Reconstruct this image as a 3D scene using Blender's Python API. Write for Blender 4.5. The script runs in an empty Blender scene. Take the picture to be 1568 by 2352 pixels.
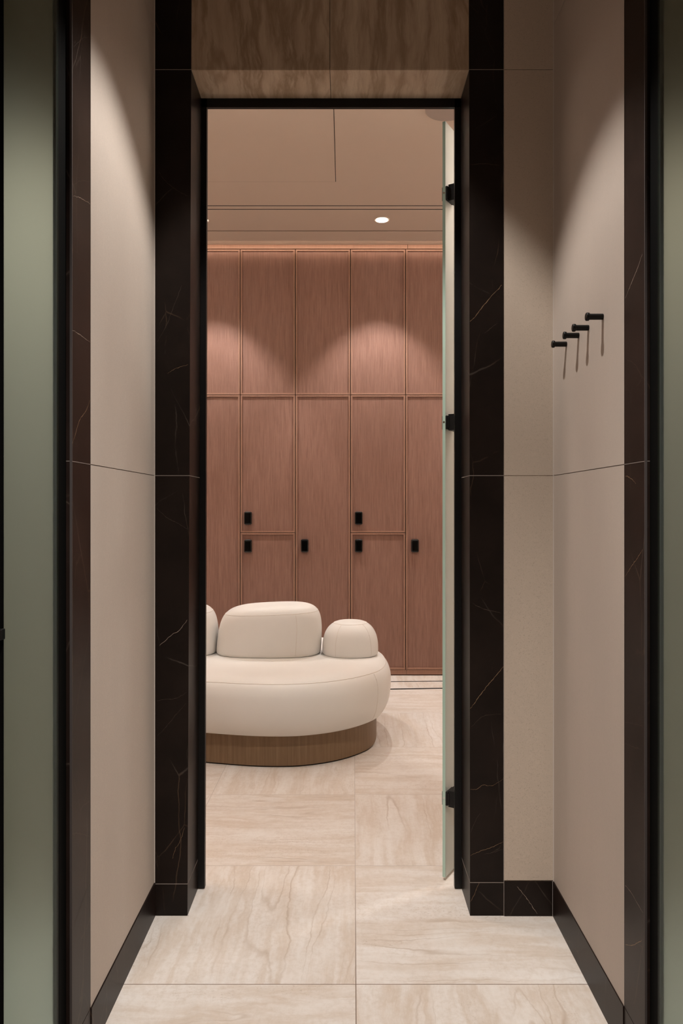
import bpy, bmesh, math, random
from mathutils import Vector

# ------------------------------------------------------------------ camera, world, exposure
scn = bpy.context.scene
C = scn.collection
cam_d = bpy.data.cameras.new('camera')
cam = bpy.data.objects.new('camera', cam_d); C.objects.link(cam)
cam.location = (0, 0, 1.2); cam.rotation_euler = (math.radians(90), 0, 0)
cam_d.sensor_fit = 'VERTICAL'; cam_d.sensor_height = 36; cam_d.sensor_width = 24
FPX = 1653.0
cam_d.lens = 36 * FPX / 2352
cam_d.shift_x = -6 / 2352; cam_d.shift_y = -8 / 2352
cam_d.clip_start = 0.02
scn.camera = cam
scn.view_settings.view_transform = 'Standard'; scn.view_settings.look = 'None'
scn.view_settings.exposure = 0.0; scn.view_settings.gamma = 1.0
scn.view_settings.use_curve_mapping = False
w = bpy.data.worlds.new('world'); scn.world = w; w.use_nodes = True
w.node_tree.nodes['Background'].inputs[0].default_value = (0.01, 0.008, 0.006, 1)
w.node_tree.nodes['Background'].inputs[1].default_value = 1.0

WARM = (1.0, 0.86, 0.72)
def spot(name, loc, power, angle, blend=0.5, radius=0.03, color=WARM, tilt=(0, 0)):
    d = bpy.data.lights.new(name, 'SPOT'); d.energy = power; d.color = color
    d.spot_size = math.radians(angle); d.spot_blend = blend; d.shadow_soft_size = radius
    o = bpy.data.objects.new(name, d); C.objects.link(o); o.location = loc
    o.rotation_euler = (math.radians(tilt[0]), math.radians(tilt[1]), 0)
    return o
def area(name, loc, sx, sy, power, rot, color=WARM, spread=180):
    d = bpy.data.lights.new(name, 'AREA'); d.energy = power; d.color = color
    d.shape = 'RECTANGLE'; d.size = sx; d.size_y = sy; d.spread = math.radians(spread)
    o = bpy.data.objects.new(name, d); C.objects.link(o); o.location = loc
    o.rotation_euler = [math.radians(a) for a in rot]
    return o
CEIL = 3.0885          # lounge ceiling
VCEIL = 2.935          # shower lobby ceiling
PK = (1.0, 0.955, 0.905)
LK = (1.0, 0.978, 0.950)
# shower lobby downlight (between the two side walls) and the entry downlight above the photographer
spot('lobby_downlight', (-0.02, 1.67, VCEIL - 0.03), 92, 80, 0.35, 0.010, PK)
spot('entry_downlight', (0.0, 0.45, VCEIL - 0.03), 240, 100, 0.7, 0.04, PK)
# cubicle downlights behind the frosted glass
spot('left_cubicle_downlight', (-0.92, 1.72, VCEIL - 0.03), 112, 60, 0.8, 0.05, (0.93, 0.98, 0.93), (5, 0))
spot('right_cubicle_downlight', (1.02, 1.72, VCEIL - 0.03), 84, 58, 0.8, 0.05, (0.97, 0.97, 0.90), (6, 0))
# lounge downlights
LAMPS = [(-2.07, 4.708), (-0.932, 4.708), (0.247, 4.708), (1.407, 4.708)]
for x, y in LAMPS:
    spot('wall_washer_downlight', (x, y, CEIL - 0.012), 86, 74, 0.5, 0.012, LK, (6, 0))
for x, y, pw in [(-1.5, 2.5, 33), (-0.33, 2.5, 30), (1.0, 2.68, 62)]:
    spot('lounge_downlight', (x, y, CEIL - 0.012), pw, 116, 0.6, 0.05, LK)
# LED profile in the ceiling step, washing the top of the lockers
area('led_profile', (-0.2, 5.086, CEIL + 0.0015), 4.0, 0.006, 1.15, (68, 0, 0), (1.0, 0.76, 0.56), 90)
# unseen cove lights added to brighten the lounge ceiling over entrance and end walls
area('cove_fill_front', (-0.3, 2.37, 2.80), 5.0, 0.04, 52, (180 + 12, 0, 0), LK)
area('cove_fill_left', (-3.0, 4.0, 2.80), 0.04, 3.0, 48, (180, 0, 0), LK)
area('cove_fill_right', (2.2, 4.0, 2.80), 0.04, 3.0, 48, (180, 0, 0), LK)

# ------------------------------------------------------------------ helpers
def link(name, bm, mat=None, parent=None, smooth=False):
    me = bpy.data.meshes.new(name)
    if parent is not None:
        off = parent_world(parent)
        bmesh.ops.translate(bm, verts=bm.verts[:], vec=-off)
    bmesh.ops.recalc_face_normals(bm, faces=bm.faces[:])
    bm.to_mesh(me); bm.free()
    o = bpy.data.objects.new(name, me); C.objects.link(o)
    if mat is not None:
        for m in (mat if isinstance(mat, (list, tuple)) else [mat]): me.materials.append(m)
    if smooth:
        for p in me.polygons: p.use_smooth = True
    if parent is not None: o.parent = parent
    return o
def parent_world(o):
    v = Vector((0, 0, 0))
    while o is not None:
        v = v + Vector(o.location); o = o.parent
    return v
def prism(bm, b, t, z0, z1, mi=0):
    """b, t: 4 xy corners at the bottom / top"""
    vb = [bm.verts.new((x, y, z0)) for x, y in b]; vt = [bm.verts.new((x, y, z1)) for x, y in t]
    fs = [bm.faces.new(vb[::-1]), bm.faces.new(vt)]
    for i in range(len(b)):
        j = (i + 1) % len(b); fs.append(bm.faces.new((vb[i], vb[j], vt[j], vt[i])))
    for f in fs: f.material_index = mi
    return vb + vt
def box(bm, x0, x1, y0, y1, z0, z1, mi=0):
    r = [(x0, y0), (x1, y0), (x1, y1), (x0, y1)]
    return prism(bm, r, r, z0, z1, mi)
def bevel_all(bm, w_, seg=2):
    bmesh.ops.bevel(bm, geom=bm.edges[:], offset=w_, segments=seg, affect='EDGES', profile=0.5)
def cyl(bm, p0, p1, r0, r1=None, n=24, caps=True):
    p0, p1 = Vector(p0), Vector(p1); r1 = r0 if r1 is None else r1
    d = (p1 - p0).normalized(); a = d.orthogonal().normalized(); b = d.cross(a)
    A = [bm.verts.new(p0 + (a * math.cos(2*math.pi*i/n) + b * math.sin(2*math.pi*i/n)) * r0) for i in range(n)]
    B = [bm.verts.new(p1 + (a * math.cos(2*math.pi*i/n) + b * math.sin(2*math.pi*i/n)) * r1) for i in range(n)]
    for i in range(n):
        j = (i + 1) % n; bm.faces.new((A[i], A[j], B[j], B[i]))
    if caps: bm.faces.new(A[::-1]); bm.faces.new(B)
def lathe(bm, origin, axis, prof, n=32):
    """prof: (distance along the axis, radius)"""
    o = Vector(origin); d = Vector(axis).normalized(); a = d.orthogonal().normalized(); b = d.cross(a)
    rings = []
    for s, r in prof:
        rings.append([bm.verts.new(o + d*s + (a*math.cos(2*math.pi*i/n) + b*math.sin(2*math.pi*i/n))*max(r, 1e-5)) for i in range(n)])
    for R, S in zip(rings, rings[1:]):
        for i in range(n):
            j = (i+1) % n; bm.faces.new((R[i], R[j], S[j], S[i]))
    bm.faces.new(rings[0][::-1]); bm.faces.new(rings[-1])
def tube(bm, pts, r, closed=False, n=6):
    pts = [Vector(p) for p in pts]; m = len(pts); rings = []
    for i in range(m):
        a = pts[(i-1) % m] if (closed or i > 0) else pts[i]
        b = pts[(i+1) % m] if (closed or i < m-1) else pts[i]
        t = (b - a).normalized()
        up = Vector((0, 0, 1)) if abs(t.z) < 0.9 else Vector((0, 1, 0))
        u = t.cross(up).normalized(); v = t.cross(u)
        rings.append([bm.verts.new(pts[i] + (u*math.cos(2*math.pi*k/n) + v*math.sin(2*math.pi*k/n))*r) for k in range(n)])
    for i in range(m if closed else m-1):
        R, S = rings[i], rings[(i+1) % m]
        for k in range(n):
            l = (k+1) % n; bm.faces.new((R[k], R[l], S[l], S[k]))
    if not closed:
        bm.faces.new(rings[0][::-1]); bm.faces.new(rings[-1])
def thing(name, label, cat, loc, group=None):
    o = bpy.data.objects.new(name, None); C.objects.link(o); o.location = loc
    o.empty_display_size = 0.05
    o['label'] = label; o['category'] = cat
    if group: o['group'] = group
    return o
def struct(name, bm, mat, label, cat):
    o = link(name, bm, mat); o['kind'] = 'structure'; o['label'] = label; o['category'] = cat
    return o

# ------------------------------------------------------------------ materials
class NT:
    def __init__(s, name):
        s.m = bpy.data.materials.new(name); s.m.use_nodes = True
        s.t = s.m.node_tree; s.b = s.t.nodes['Principled BSDF']
        s.out = s.t.nodes['Material Output']
    def n(s, typ, **kw):
        x = s.t.nodes.new(typ)
        for k, v in kw.items(): setattr(x, k, v)
        return x
    def put(s, sock, v):
        if isinstance(v, (int, float)): sock.default_value = v
        elif isinstance(v, (tuple, list)):
            sock.default_value = v if len(v) == len(sock.default_value) else tuple(v) + (1,)
        else: s.t.links.new(v, sock)
    def math(s, op, a, b=0.0, c=0.0):
        x = s.n('ShaderNodeMath', operation=op); s.put(x.inputs[0], a); s.put(x.inputs[1], b); s.put(x.inputs[2], c)
        return x.outputs[0]
    def coords(s):
        tc = s.n('ShaderNodeTexCoord'); return tc.outputs['Object']
    def world(s):
        return s.n('ShaderNodeNewGeometry').outputs['Position']
    def sep(s, v):
        x = s.n('ShaderNodeSeparateXYZ'); s.put(x.inputs[0], v); return x.outputs
    def comb(s, a, b, c=0.0):
        x = s.n('ShaderNodeCombineXYZ'); s.put(x.inputs[0], a); s.put(x.inputs[1], b); s.put(x.inputs[2], c); return x.outputs[0]
    def noise(s, v, scale, detail=4, rough=0.55, dist=0.0):
        x = s.n('ShaderNodeTexNoise'); s.put(x.inputs['Vector'], v); s.put(x.inputs['Scale'], scale)
        s.put(x.inputs['Detail'], detail); s.put(x.inputs['Roughness'], rough); s.put(x.inputs['Distortion'], dist)
        return x.outputs[0]
    def mapping(s, v, scale=(1,1,1), loc=(0,0,0), rot=(0,0,0)):
        x = s.n('ShaderNodeMapping'); s.put(x.inputs['Vector'], v)
        x.inputs['Scale'].default_value = scale; x.inputs['Location'].default_value = loc; x.inputs['Rotation'].default_value = rot
        return x.outputs[0]
    def ramp(s, f, stops, interp='LINEAR'):
        x = s.n('ShaderNodeValToRGB'); s.put(x.inputs[0], f); e = x.color_ramp.elements; x.color_ramp.interpolation = interp
        while len(e) < len(stops): e.new(0.5)
        for el, (p, c) in zip(e, stops):
            el.position = p; el.color = (c, c, c, 1) if isinstance(c, (int, float)) else tuple(c) + (1,)
        return x.outputs[0]
    def mix(s, f, a, b, mode='MIX'):
        x = s.n('ShaderNodeMix', data_type='RGBA', blend_type=mode); s.put(x.inputs[0], f); s.put(x.inputs[6], a); s.put(x.inputs[7], b)
        return x.outputs[2]
    def bump(s, h, strength=0.2, dist=0.002):
        x = s.n('ShaderNodeBump'); s.put(x.inputs['Height'], h); x.inputs['Strength'].default_value = strength
        x.inputs['Distance'].default_value = dist; s.t.links.new(x.outputs[0], s.b.inputs['Normal'])
    def fin(s, col, rough=0.5, spec=0.5, **kw):
        s.put(s.b.inputs['Base Color'], col); s.put(s.b.inputs['Roughness'], rough)
        s.b.inputs['Specular IOR Level'].default_value = spec
        for k, v in kw.items(): s.put(s.b.inputs[k], v)
        return s.m
def plain(name, col, rough=0.5, spec=0.5, **kw):
    return NT(name).fin(col, rough, spec, **kw)

def travertine(nt, across, along, seed=0.0, kst=0.08, base=(0.66, 0.595, 0.54), tan=(0.575, 0.48, 0.40), pale=(0.72, 0.675, 0.635)):
    """veins running along 'along'; returns colour, height"""
    v = nt.comb(nt.math('MULTIPLY', across, 1.0), nt.math('MULTIPLY', along, 0.16), seed)
    wob = nt.noise(nt.comb(nt.math('MULTIPLY', across, 0.7), nt.math('MULTIPLY', along, 0.9), seed), 5.0, 4, 0.6)
    acr2 = nt.math('ADD', across, nt.math('MULTIPLY', wob, 0.055))
    v2 = nt.comb(acr2, nt.math('MULTIPLY', along, kst), seed)
    bands = nt.noise(v2, 11.0, 7, 0.62, 0.25)
    c = nt.ramp(bands, [(0.34, pale), (0.46, base), (0.54, tan), (0.60, base)])
    soft = nt.noise(nt.comb(across, nt.math('MULTIPLY', along, 0.5), seed), 4.0, 3, 0.5)
    c = nt.mix(nt.math('MULTIPLY', nt.ramp(soft, [(0.35, 0.0), (0.7, 1.0)]), 0.45), c, pale)
    fine = nt.noise(nt.comb(acr2, nt.math('MULTIPLY', along, 0.05), seed), 45.0, 4, 0.7)
    c = nt.mix(nt.math('MULTIPLY', nt.ramp(fine, [(0.42, 0.0), (0.66, 1.0)]), 0.38), c, tan)
    # thin wandering vein lines
    vl = nt.noise(nt.comb(nt.math('ADD', acr2, nt.math('MULTIPLY', nt.noise(nt.comb(across, along, seed), 22.0, 3, 0.6), 0.012)), nt.math('MULTIPLY', along, nt.math('MULTIPLY', kst, 0.6)), seed), 9.0, 1, 0.4)
    ln = nt.ramp(vl, [(0.470, 0.0), (0.484, 1.0), (0.492, 0.0), (0.56, 0.0), (0.567, 0.8), (0.576, 0.0)])
    msk = nt.ramp(nt.noise(nt.comb(across, along, seed), 3.0, 2, 0.5), [(0.42, 0.0), (0.6, 1.0)])
    c = nt.mix(nt.math('MULTIPLY', nt.math('MULTIPLY', ln, msk), 0.55), c, (0.36, 0.25, 0.17))
    # pitting
    pit = nt.noise(nt.comb(across, nt.math('MULTIPLY', along, 0.6), seed), 190.0, 2, 0.6)
    pm = nt.ramp(nt.noise(v2, 5.0, 2, 0.5), [(0.54, 0.0), (0.66, 1.0)])
    p = nt.math('MULTIPLY', nt.ramp(pit, [(0.60, 0.0), (0.68, 1.0)]), pm)
    c = nt.mix(nt.math('MULTIPLY', p, 0.5), c, (0.30, 0.20, 0.13))
    return c, p

def mat_floor():
    nt = NT('travertine_floor_tiles'); x, y, z = nt.sep(nt.world())[0:3]
    u = nt.math('DIVIDE', nt.math('SUBTRACT', nt.math('SUBTRACT', x, nt.math('MULTIPLY', y, 0.0127)), 0.0066), 0.6)
    v = nt.math('DIVIDE', nt.math('SUBTRACT', y, 1.815), 0.602)
    iu, iv = nt.math('FLOOR', u), nt.math('FLOOR', v)
    fu, fv = nt.math('SUBTRACT', u, iu), nt.math('SUBTRACT', v, iv)
    par = nt.math('FLOORED_MODULO', nt.math('ADD', iu, iv), 2.0)          # 1 = veins run away from the viewer
    wn = nt.n('ShaderNodeTexWhiteNoise', noise_dimensions='2D'); nt.put(wn.inputs['Vector'], nt.comb(iu, iv))
    rnd = wn.outputs['Value']
    inv = nt.math('SUBTRACT', 1.0, par)
    across = nt.math('ADD', nt.math('MULTIPLY', fu, par), nt.math('MULTIPLY', fv, inv))
    along = nt.math('ADD', nt.math('MULTIPLY', fv, par), nt.math('MULTIPLY', fu, inv))
    across = nt.math('ADD', nt.math('MULTIPLY', across, 0.6), nt.math('MULTIPLY', rnd, 37.0))
    along = nt.math('ADD', nt.math('MULTIPLY', along, 0.6), nt.math('MULTIPLY', rnd, 11.0))
    wn2 = nt.n('ShaderNodeTexWhiteNoise', noise_dimensions='2D'); nt.put(wn2.inputs['Vector'], nt.comb(nt.math('ADD', iu, 17.0), iv))
    near = nt.math('LESS_THAN', iv, 0.5)
    kst = nt.math('ADD', 0.05, nt.math('ADD', nt.math('MULTIPLY', near, 0.07), nt.math('MULTIPLY', wn2.outputs['Value'], 0.07)))
    c, p = travertine(nt, across, along, rnd, kst)
    e = nt.math('MINIMUM', nt.math('MINIMUM', fu, nt.math('SUBTRACT', 1.0, fu)), nt.math('MINIMUM', fv, nt.math('SUBTRACT', 1.0, fv)))
    g = nt.math('LESS_THAN', e, 0.0019)
    mott = nt.noise(nt.comb(across, along, rnd), 60.0, 5, 0.75)
    c = nt.mix(nt.math('MULTIPLY', nt.ramp(mott, [(0.44, 0.0), (0.66, 1.0)]), 0.40), c, (0.52, 0.43, 0.35))
    blot = nt.noise(nt.comb(across, nt.math('MULTIPLY', along, 0.6), nt.math('ADD', rnd, 3.0)), 9.0, 5, 0.65)
    c = nt.mix(nt.math('MULTIPLY', nt.ramp(blot, [(0.48, 0.0), (0.66, 1.0)]), 0.4), c, (0.74, 0.70, 0.66))
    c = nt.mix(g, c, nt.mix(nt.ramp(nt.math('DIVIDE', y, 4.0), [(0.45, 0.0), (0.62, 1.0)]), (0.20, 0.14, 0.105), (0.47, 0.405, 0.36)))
    nt.bump(nt.math('SUBTRACT', 1.0, nt.math('MAXIMUM', g, nt.math('MULTIPLY', p, 0.4))), 0.3, 0.001)
    return nt.fin(c, 0.42, 0.35)
def mat_trav_wall():
    nt = NT('travertine_lintel'); x, y, z = nt.sep(nt.world())[0:3]
    side = nt.math('GREATER_THAN', x, -0.0417)
    seed = nt.math('ADD', nt.math('MULTIPLY', side, 5.3), 2.0)
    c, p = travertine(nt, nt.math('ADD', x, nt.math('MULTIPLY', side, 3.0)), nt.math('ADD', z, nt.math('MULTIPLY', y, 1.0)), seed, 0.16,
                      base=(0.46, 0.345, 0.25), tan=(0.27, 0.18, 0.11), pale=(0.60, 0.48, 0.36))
    nt.bump(nt.math('SUBTRACT', 1.0, p), 0.3, 0.001)
    return nt.fin(c, 0.5, 0.3)
def mat_marble(name, base=(0.0085, 0.0052, 0.004), off=(0, 0, 0), gain=1.0):
    nt = NT(name); P = nt.world()
    P = nt.mapping(P, loc=off)
    wob = nt.n('ShaderNodeTexNoise'); nt.put(wob.inputs['Vector'], P); wob.inputs['Scale'].default_value = 2.2; wob.inputs['Detail'].default_value = 6
    sc = nt.n('ShaderNodeVectorMath', operation='SCALE'); nt.put(sc.inputs[0], wob.outputs['Color']); sc.inputs['Scale'].default_value = 0.12
    ad = nt.n('ShaderNodeVectorMath', operation='ADD'); nt.put(ad.inputs[0], P); nt.put(ad.inputs[1], sc.outputs[0])
    vd = nt.mapping(ad.outputs[0], scale=(1.0, 1.0, 0.42), rot=(0.5, 0.6, 0.3))
    def lines(scale, w0):
        vo = nt.n('ShaderNodeTexVoronoi', feature='DISTANCE_TO_EDGE'); nt.put(vo.inputs['Vector'], vd); vo.inputs['Scale'].default_value = scale
        return nt.ramp(vo.outputs['Distance'], [(0.0, 1.0), (w0, 0.0)])
    m1 = nt.ramp(nt.noise(P, 3.0, 3, 0.5), [(0.50, 0.0), (0.62, 1.0)])
    m2 = nt.ramp(nt.noise(nt.mapping(P, loc=(4, 2, 7)), 9.0, 4, 0.6), [(0.46, 0.0), (0.66, 1.0)])
    big = nt.math('MULTIPLY', nt.math('MULTIPLY', lines(2.6, 0.003), m1), 0.14)
    sml = nt.math('MULTIPLY', lines(6.0, 0.006), nt.math('MULTIPLY', m2, 0.13))
    cloud = nt.noise(P, 6.0, 5, 0.6)
    c = nt.mix(nt.ramp(cloud, [(0.4, 0.0), (0.8, 1.0)]), base, tuple(b * 1.9 for b in base))
    vein = nt.mix(nt.ramp(nt.noise(nt.mapping(P, loc=(1, 5, 3)), 4.0, 2, 0.5), [(0.45, 0.0), (0.55, 1.0)]), (0.40 * gain, 0.25 * gain, 0.15 * gain), (0.42 * gain, 0.35 * gain, 0.29 * gain))
    c = nt.mix(nt.math('MINIMUM', nt.math('ADD', big, sml), 1.0), c, vein)
    return nt.fin(c, 0.38, 0.15)
def mat_sandstone(name, col, amt=1.0):
    nt = NT(name); P = nt.world()
    n1 = nt.noise(P, 330.0, 3, 0.7); n2 = nt.noise(P, 90.0, 4, 0.6); n3 = nt.noise(nt.mapping(P, scale=(1, 1, 0.25)), 7.0, 3, 0.5)
    d = tuple(k * 0.72 for k in col); l = tuple(min(1, k * 1.10) for k in col)
    c = nt.mix(nt.math('MULTIPLY', nt.ramp(n1, [(0.56, 0.0), (0.68, 1.0)]), 0.7 * amt), col, d)
    c = nt.mix(nt.math('MULTIPLY', nt.ramp(n2, [(0.52, 0.0), (0.7, 1.0)]), 0.4 * amt), c, l)
    c = nt.mix(nt.math('MULTIPLY', nt.ramp(n3, [(0.35, 0.0), (0.7, 1.0)]), 0.5), c, tuple(k * 0.90 for k in col))
    nt.bump(n2, 0.15, 0.001)
    return nt.fin(c, 0.62, 0.3)
def mat_wood(name, dark, mid, light, scale=1.0, horizontal_band=False):
    nt = NT(name); P = nt.coords()
    oi = nt.n('ShaderNodeObjectInfo'); r = nt.math('MULTIPLY', oi.outputs['Random'], 40.0)
    x, y, z = nt.sep(P)[0:3]
    v = nt.comb(nt.math('ADD', nt.math('ADD', x, y), r), nt.math('MULTIPLY', z, 0.025), r)
    g1 = nt.noise(v, 240.0 * scale, 4, 0.62); 
    v2 = nt.comb(nt.math('ADD', nt.math('ADD', x, y), r), nt.math('MULTIPLY', z, 0.12), r)
    g2 = nt.noise(v2, 14.0 * scale, 3, 0.5, 0.6)
    g3 = nt.noise(nt.comb(nt.math('ADD', x, y), nt.math('MULTIPLY', z, 0.06), r), 620.0 * scale, 2, 0.5)
    c = nt.ramp(g1, [(0.26, dark), (0.50, mid), (0.74, light)])
    c = nt.mix(nt.math('MULTIPLY', nt.ramp(g2, [(0.35, 0.0), (0.65, 1.0)]), 0.22), c, dark)
    c = nt.mix(nt.math('MULTIPLY', nt.ramp(g3, [(0.5, 0.0), (0.7, 1.0)]), 0.25), c, dark)
    nt.bump(g1, 0.08, 0.0006)
    return nt.fin(c, 0.48, 0.35)
def mat_leather():
    nt = NT('cream_leather'); P = nt.coords()
    n = nt.noise(P, 420.0, 3, 0.6); n2 = nt.noise(P, 6.0, 2, 0.5)
    c = nt.mix(nt.ramp(n2, [(0.3, 0.0), (0.7, 1.0)]), (0.77, 0.74, 0.70), (0.79, 0.76, 0.72))
    nt.bump(n, 0.06, 0.0006)
    return nt.fin(c, 0.46, 0.35)
def mat_paint(name, col, rough=0.75):
    nt = NT(name); n = nt.noise(nt.world(), 60.0, 3, 0.5)
    c = nt.mix(nt.math('MULTIPLY', n, 0.12), col, tuple(k * 0.9 for k in col))
    return nt.fin(c, rough, 0.2)
def mat_frost(name, tint, rough=0.5):
    nt = NT(name)
    nt.b.inputs['Transmission Weight'].default_value = 0.97
    nt.b.inputs['IOR'].default_value = 1.35
    n = nt.noise(nt.world(), 900.0, 2, 0.5)
    return nt.fin(tint, nt.math('ADD', rough, nt.math('MULTIPLY', n, 0.04)), 0.5)
def mat_milk(name, col):
    """acid-etched glass: scatters light on both of its faces"""
    nt = NT(name); d = nt.n('ShaderNodeBsdfDiffuse'); t = nt.n('ShaderNodeBsdfTranslucent'); g = nt.n('ShaderNodeBsdfGlossy')
    n = nt.noise(nt.world(), 500.0, 2, 0.5)
    c = nt.mix(nt.math('MULTIPLY', n, 0.1), col, tuple(k * 0.93 for k in col))
    nt.put(d.inputs[0], c); nt.put(t.inputs[0], c); g.inputs['Roughness'].default_value = 0.35
    m = nt.n('ShaderNodeMixShader'); m.inputs[0].default_value = 0.5
    nt.t.links.new(d.outputs[0], m.inputs[1]); nt.t.links.new(t.outputs[0], m.inputs[2])
    m2 = nt.n('ShaderNodeMixShader'); m2.inputs[0].default_value = 0.06
    nt.t.links.new(m.outputs[0], m2.inputs[1]); nt.t.links.new(g.outputs[0], m2.inputs[2])
    nt.t.links.new(m2.outputs[0], nt.out.inputs[0])
    return nt.m

M_floor = mat_floor(); M_lintel = mat_trav_wall()
M_marble = mat_marble('dark_brown_marble')
M_marble_b = mat_marble('dark_brown_marble_jamb', base=(0.014, 0.0085, 0.0068), off=(3.1, 1.7, 0.6), gain=1.1)
M_sand_l = mat_sandstone('beige_stone_side', (0.545, 0.47, 0.41), 0.9)
M_sand_r = mat_sandstone('beige_stone_bush_hammered', (0.50, 0.415, 0.34), 1.3)
M_sand_r2 = mat_sandstone('beige_stone_hook_wall', (0.455, 0.385, 0.335), 0.5)
M_caulk = plain('pale_caulk', (0.55, 0.49, 0.44), 0.7)
M_grout = plain('pale_grout', (0.24, 0.20, 0.175), 0.8)
M_grout_d = plain('brown_grout', (0.09, 0.065, 0.05), 0.8)
M_black = plain('black_anodised_metal', (0.0035, 0.003, 0.003), 0.42, 0.3)
M_hook = plain('black_coated_hook', (0.003, 0.0025, 0.002), 0.35, 0.25)
M_rubber = plain('black_rubber_channel', (0.002, 0.002, 0.0018), 0.8, 0.05)
M_lock = plain('glossy_black_lock', (0.001, 0.001, 0.001), 0.12, 0.12)
M_lockbody = plain('black_lock_bezel', (0.002, 0.002, 0.002), 0.2, 0.6)
M_wood = mat_wood('rose_brown_veneer', (0.175, 0.086, 0.060), (0.245, 0.128, 0.095), (0.305, 0.172, 0.132))
M_woodf = mat_wood('rose_brown_edge_band', (0.235, 0.122, 0.080), (0.295, 0.158, 0.108), (0.345, 0.19, 0.132))
M_plinth = mat_wood('oak_plinth_veneer', (0.16, 0.095, 0.05), (0.215, 0.135, 0.075), (0.26, 0.17, 0.10), 0.45)
M_leather = mat_leather()
M_seam = plain('cream_stitching', (0.72, 0.65, 0.58), 0.6)
M_ceil = mat_paint('beige_ceiling_paint', (0.60, 0.49, 0.405))
M_wallp = mat_paint('beige_wall_paint', (0.45, 0.36, 0.29))
M_wallb = mat_paint('pale_bounce_wall_paint', (0.72, 0.64, 0.57))  # made paler so the unseen lounge walls bounce more light
M_darkgap = plain('dark_recess', (0.012, 0.008, 0.006), 0.9)  # near-black filler putting shade into slots and gaps; also the floor inlay
M_frost = mat_frost('green_frosted_glass', (0.76, 0.86, 0.79), 0.42)
M_doorglass = mat_milk('etched_door_glass', (0.84, 0.86, 0.82))
M_edge = plain('green_glass_edge', (0.42, 0.56, 0.47), 0.2, 0.5)
M_chrome = plain('steel_bolt', (0.6, 0.62, 0.6), 0.15, 0.5, Metallic=1.0)
M_speaker = plain('grey_speaker_grille', (0.36, 0.29, 0.25), 0.7)
nt = NT('lamp_glow'); e = nt.n('ShaderNodeEmission'); e.inputs[0].default_value = (1, 0.93, 0.82, 1); e.inputs[1].default_value = 14
nt.t.links.new(e.outputs[0], nt.out.inputs[0]); M_glow = nt.m

# ------------------------------------------------------------------ the setting
XL, XR = -0.558, 0.6165          # lobby side walls
Y0, Y1, Y2 = 1.473, 1.585, 2.12  # wall end, marble/stone joint, front of the portal
YF = 2.31                         # lounge side of the portal wall
SPL = [0.0, 0.098, 1.297, 2.493, VCEIL]
G = 0.0010

bm = bmesh.new(); box(bm, -3.2, 3.0, -1.6, 6.2, -0.05, 0)
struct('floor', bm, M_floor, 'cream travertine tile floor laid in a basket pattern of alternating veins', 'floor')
bm = bmesh.new()
box(bm, -3.2, 3.0, YF, 4.484, CEIL, CEIL + 0.05)
box(bm, -3.2, 3.0, 4.496, 4.537, CEIL, CEIL + 0.05)
box(bm, -3.2, 3.0, 4.549, 4.890, CEIL, CEIL + 0.05)
box(bm, -3.2, 3.0, 4.906, 5.08, CEIL, CEIL + 0.05); box(bm, -3.2, 3.0, 5.08, 5.8, CEIL + 0.006, CEIL + 0.05)
box(bm, -3.2, 3.0, 4.88, 4.91, CEIL + 0.004, CEIL + 0.05)
o = struct('ceiling', bm, M_ceil, 'beige painted lounge ceiling with a double slot near the lockers', 'ceiling')
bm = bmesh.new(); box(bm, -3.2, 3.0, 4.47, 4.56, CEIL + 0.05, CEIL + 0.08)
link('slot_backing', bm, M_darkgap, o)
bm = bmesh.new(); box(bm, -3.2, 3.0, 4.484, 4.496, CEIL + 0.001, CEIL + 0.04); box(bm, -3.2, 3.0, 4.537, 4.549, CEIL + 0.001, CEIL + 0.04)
link('slot', bm, M_darkgap, o)  # dark strips fill the slots, their shade put in as colour
bm = bmesh.new(); box(bm, -3.2, 3.0, 4.890, 4.906, CEIL + 0.001, CEIL + 0.04); link('shadow_joint', bm, plain('groove_shade_brown', (0.20, 0.14, 0.10), 0.8), o)  # brown strip painting in the shade of the ceiling groove
bm = bmesh.new(); box(bm, -1.6, 1.7, -1.6, YF, VCEIL, VCEIL + 0.05)
struct('ceiling_lobby', bm, M_ceil, 'ceiling over the shower lobby in front of the portal', 'ceiling')

def ext_box_z(bm, x0, x1, y0, y1, zs, gap=G):
    for a, b in zip(zs, zs[1:]):
        box(bm, x0, x1, y0, y1, a + gap, b - gap)
TW = 0.030                        # thickness of the lobby side walls
# left side wall: backing, beige stone, marble end
bm = bmesh.new(); box(bm, XL - TW, XL - 0.003, Y0 + 0.003, Y2, 0, VCEIL)
wl = struct('wall_left', bm, M_grout, 'beige stone side wall left of the dark portal', 'wall')
bm = bmesh.new(); ext_box_z(bm, XL - 0.004, XL, Y1 + 0.0005, Y2 - 0.002, [0.100, 1.297, 2.62, VCEIL])
link('stone_panel', bm, M_sand_l, wl)
bm = bmesh.new(); box(bm, XL - 0.004, XL + 0.0018, Y2 - 0.0035, Y2 - 0.0005, 0.098, VCEIL)
link('caulk_line', bm, M_caulk, wl)
bm = bmesh.new(); ext_box_z(bm, XL - TW - 0.002, XL, Y0 + 0.0, Y1 - 0.0005, [0.0, 0.100, 1.297, VCEIL])
for v in bm.verts: pass
struct('trim_1', bm, M_marble_b, 'dark brown marble strip at the near end of the left wall', 'marble trim')
bm = bmesh.new(); box(bm, XL - 0.003, XL + 0.0015, Y0 - 0.0012, Y0 + 0.002, 0.0, VCEIL)
bmesh.ops.translate(bm, verts=bm.verts[:], vec=(0, 0, 0))
link('corner_joint', bm, plain('grey_corner_joint', (0.06, 0.05, 0.048), 0.7, 0.2), wl)
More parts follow.
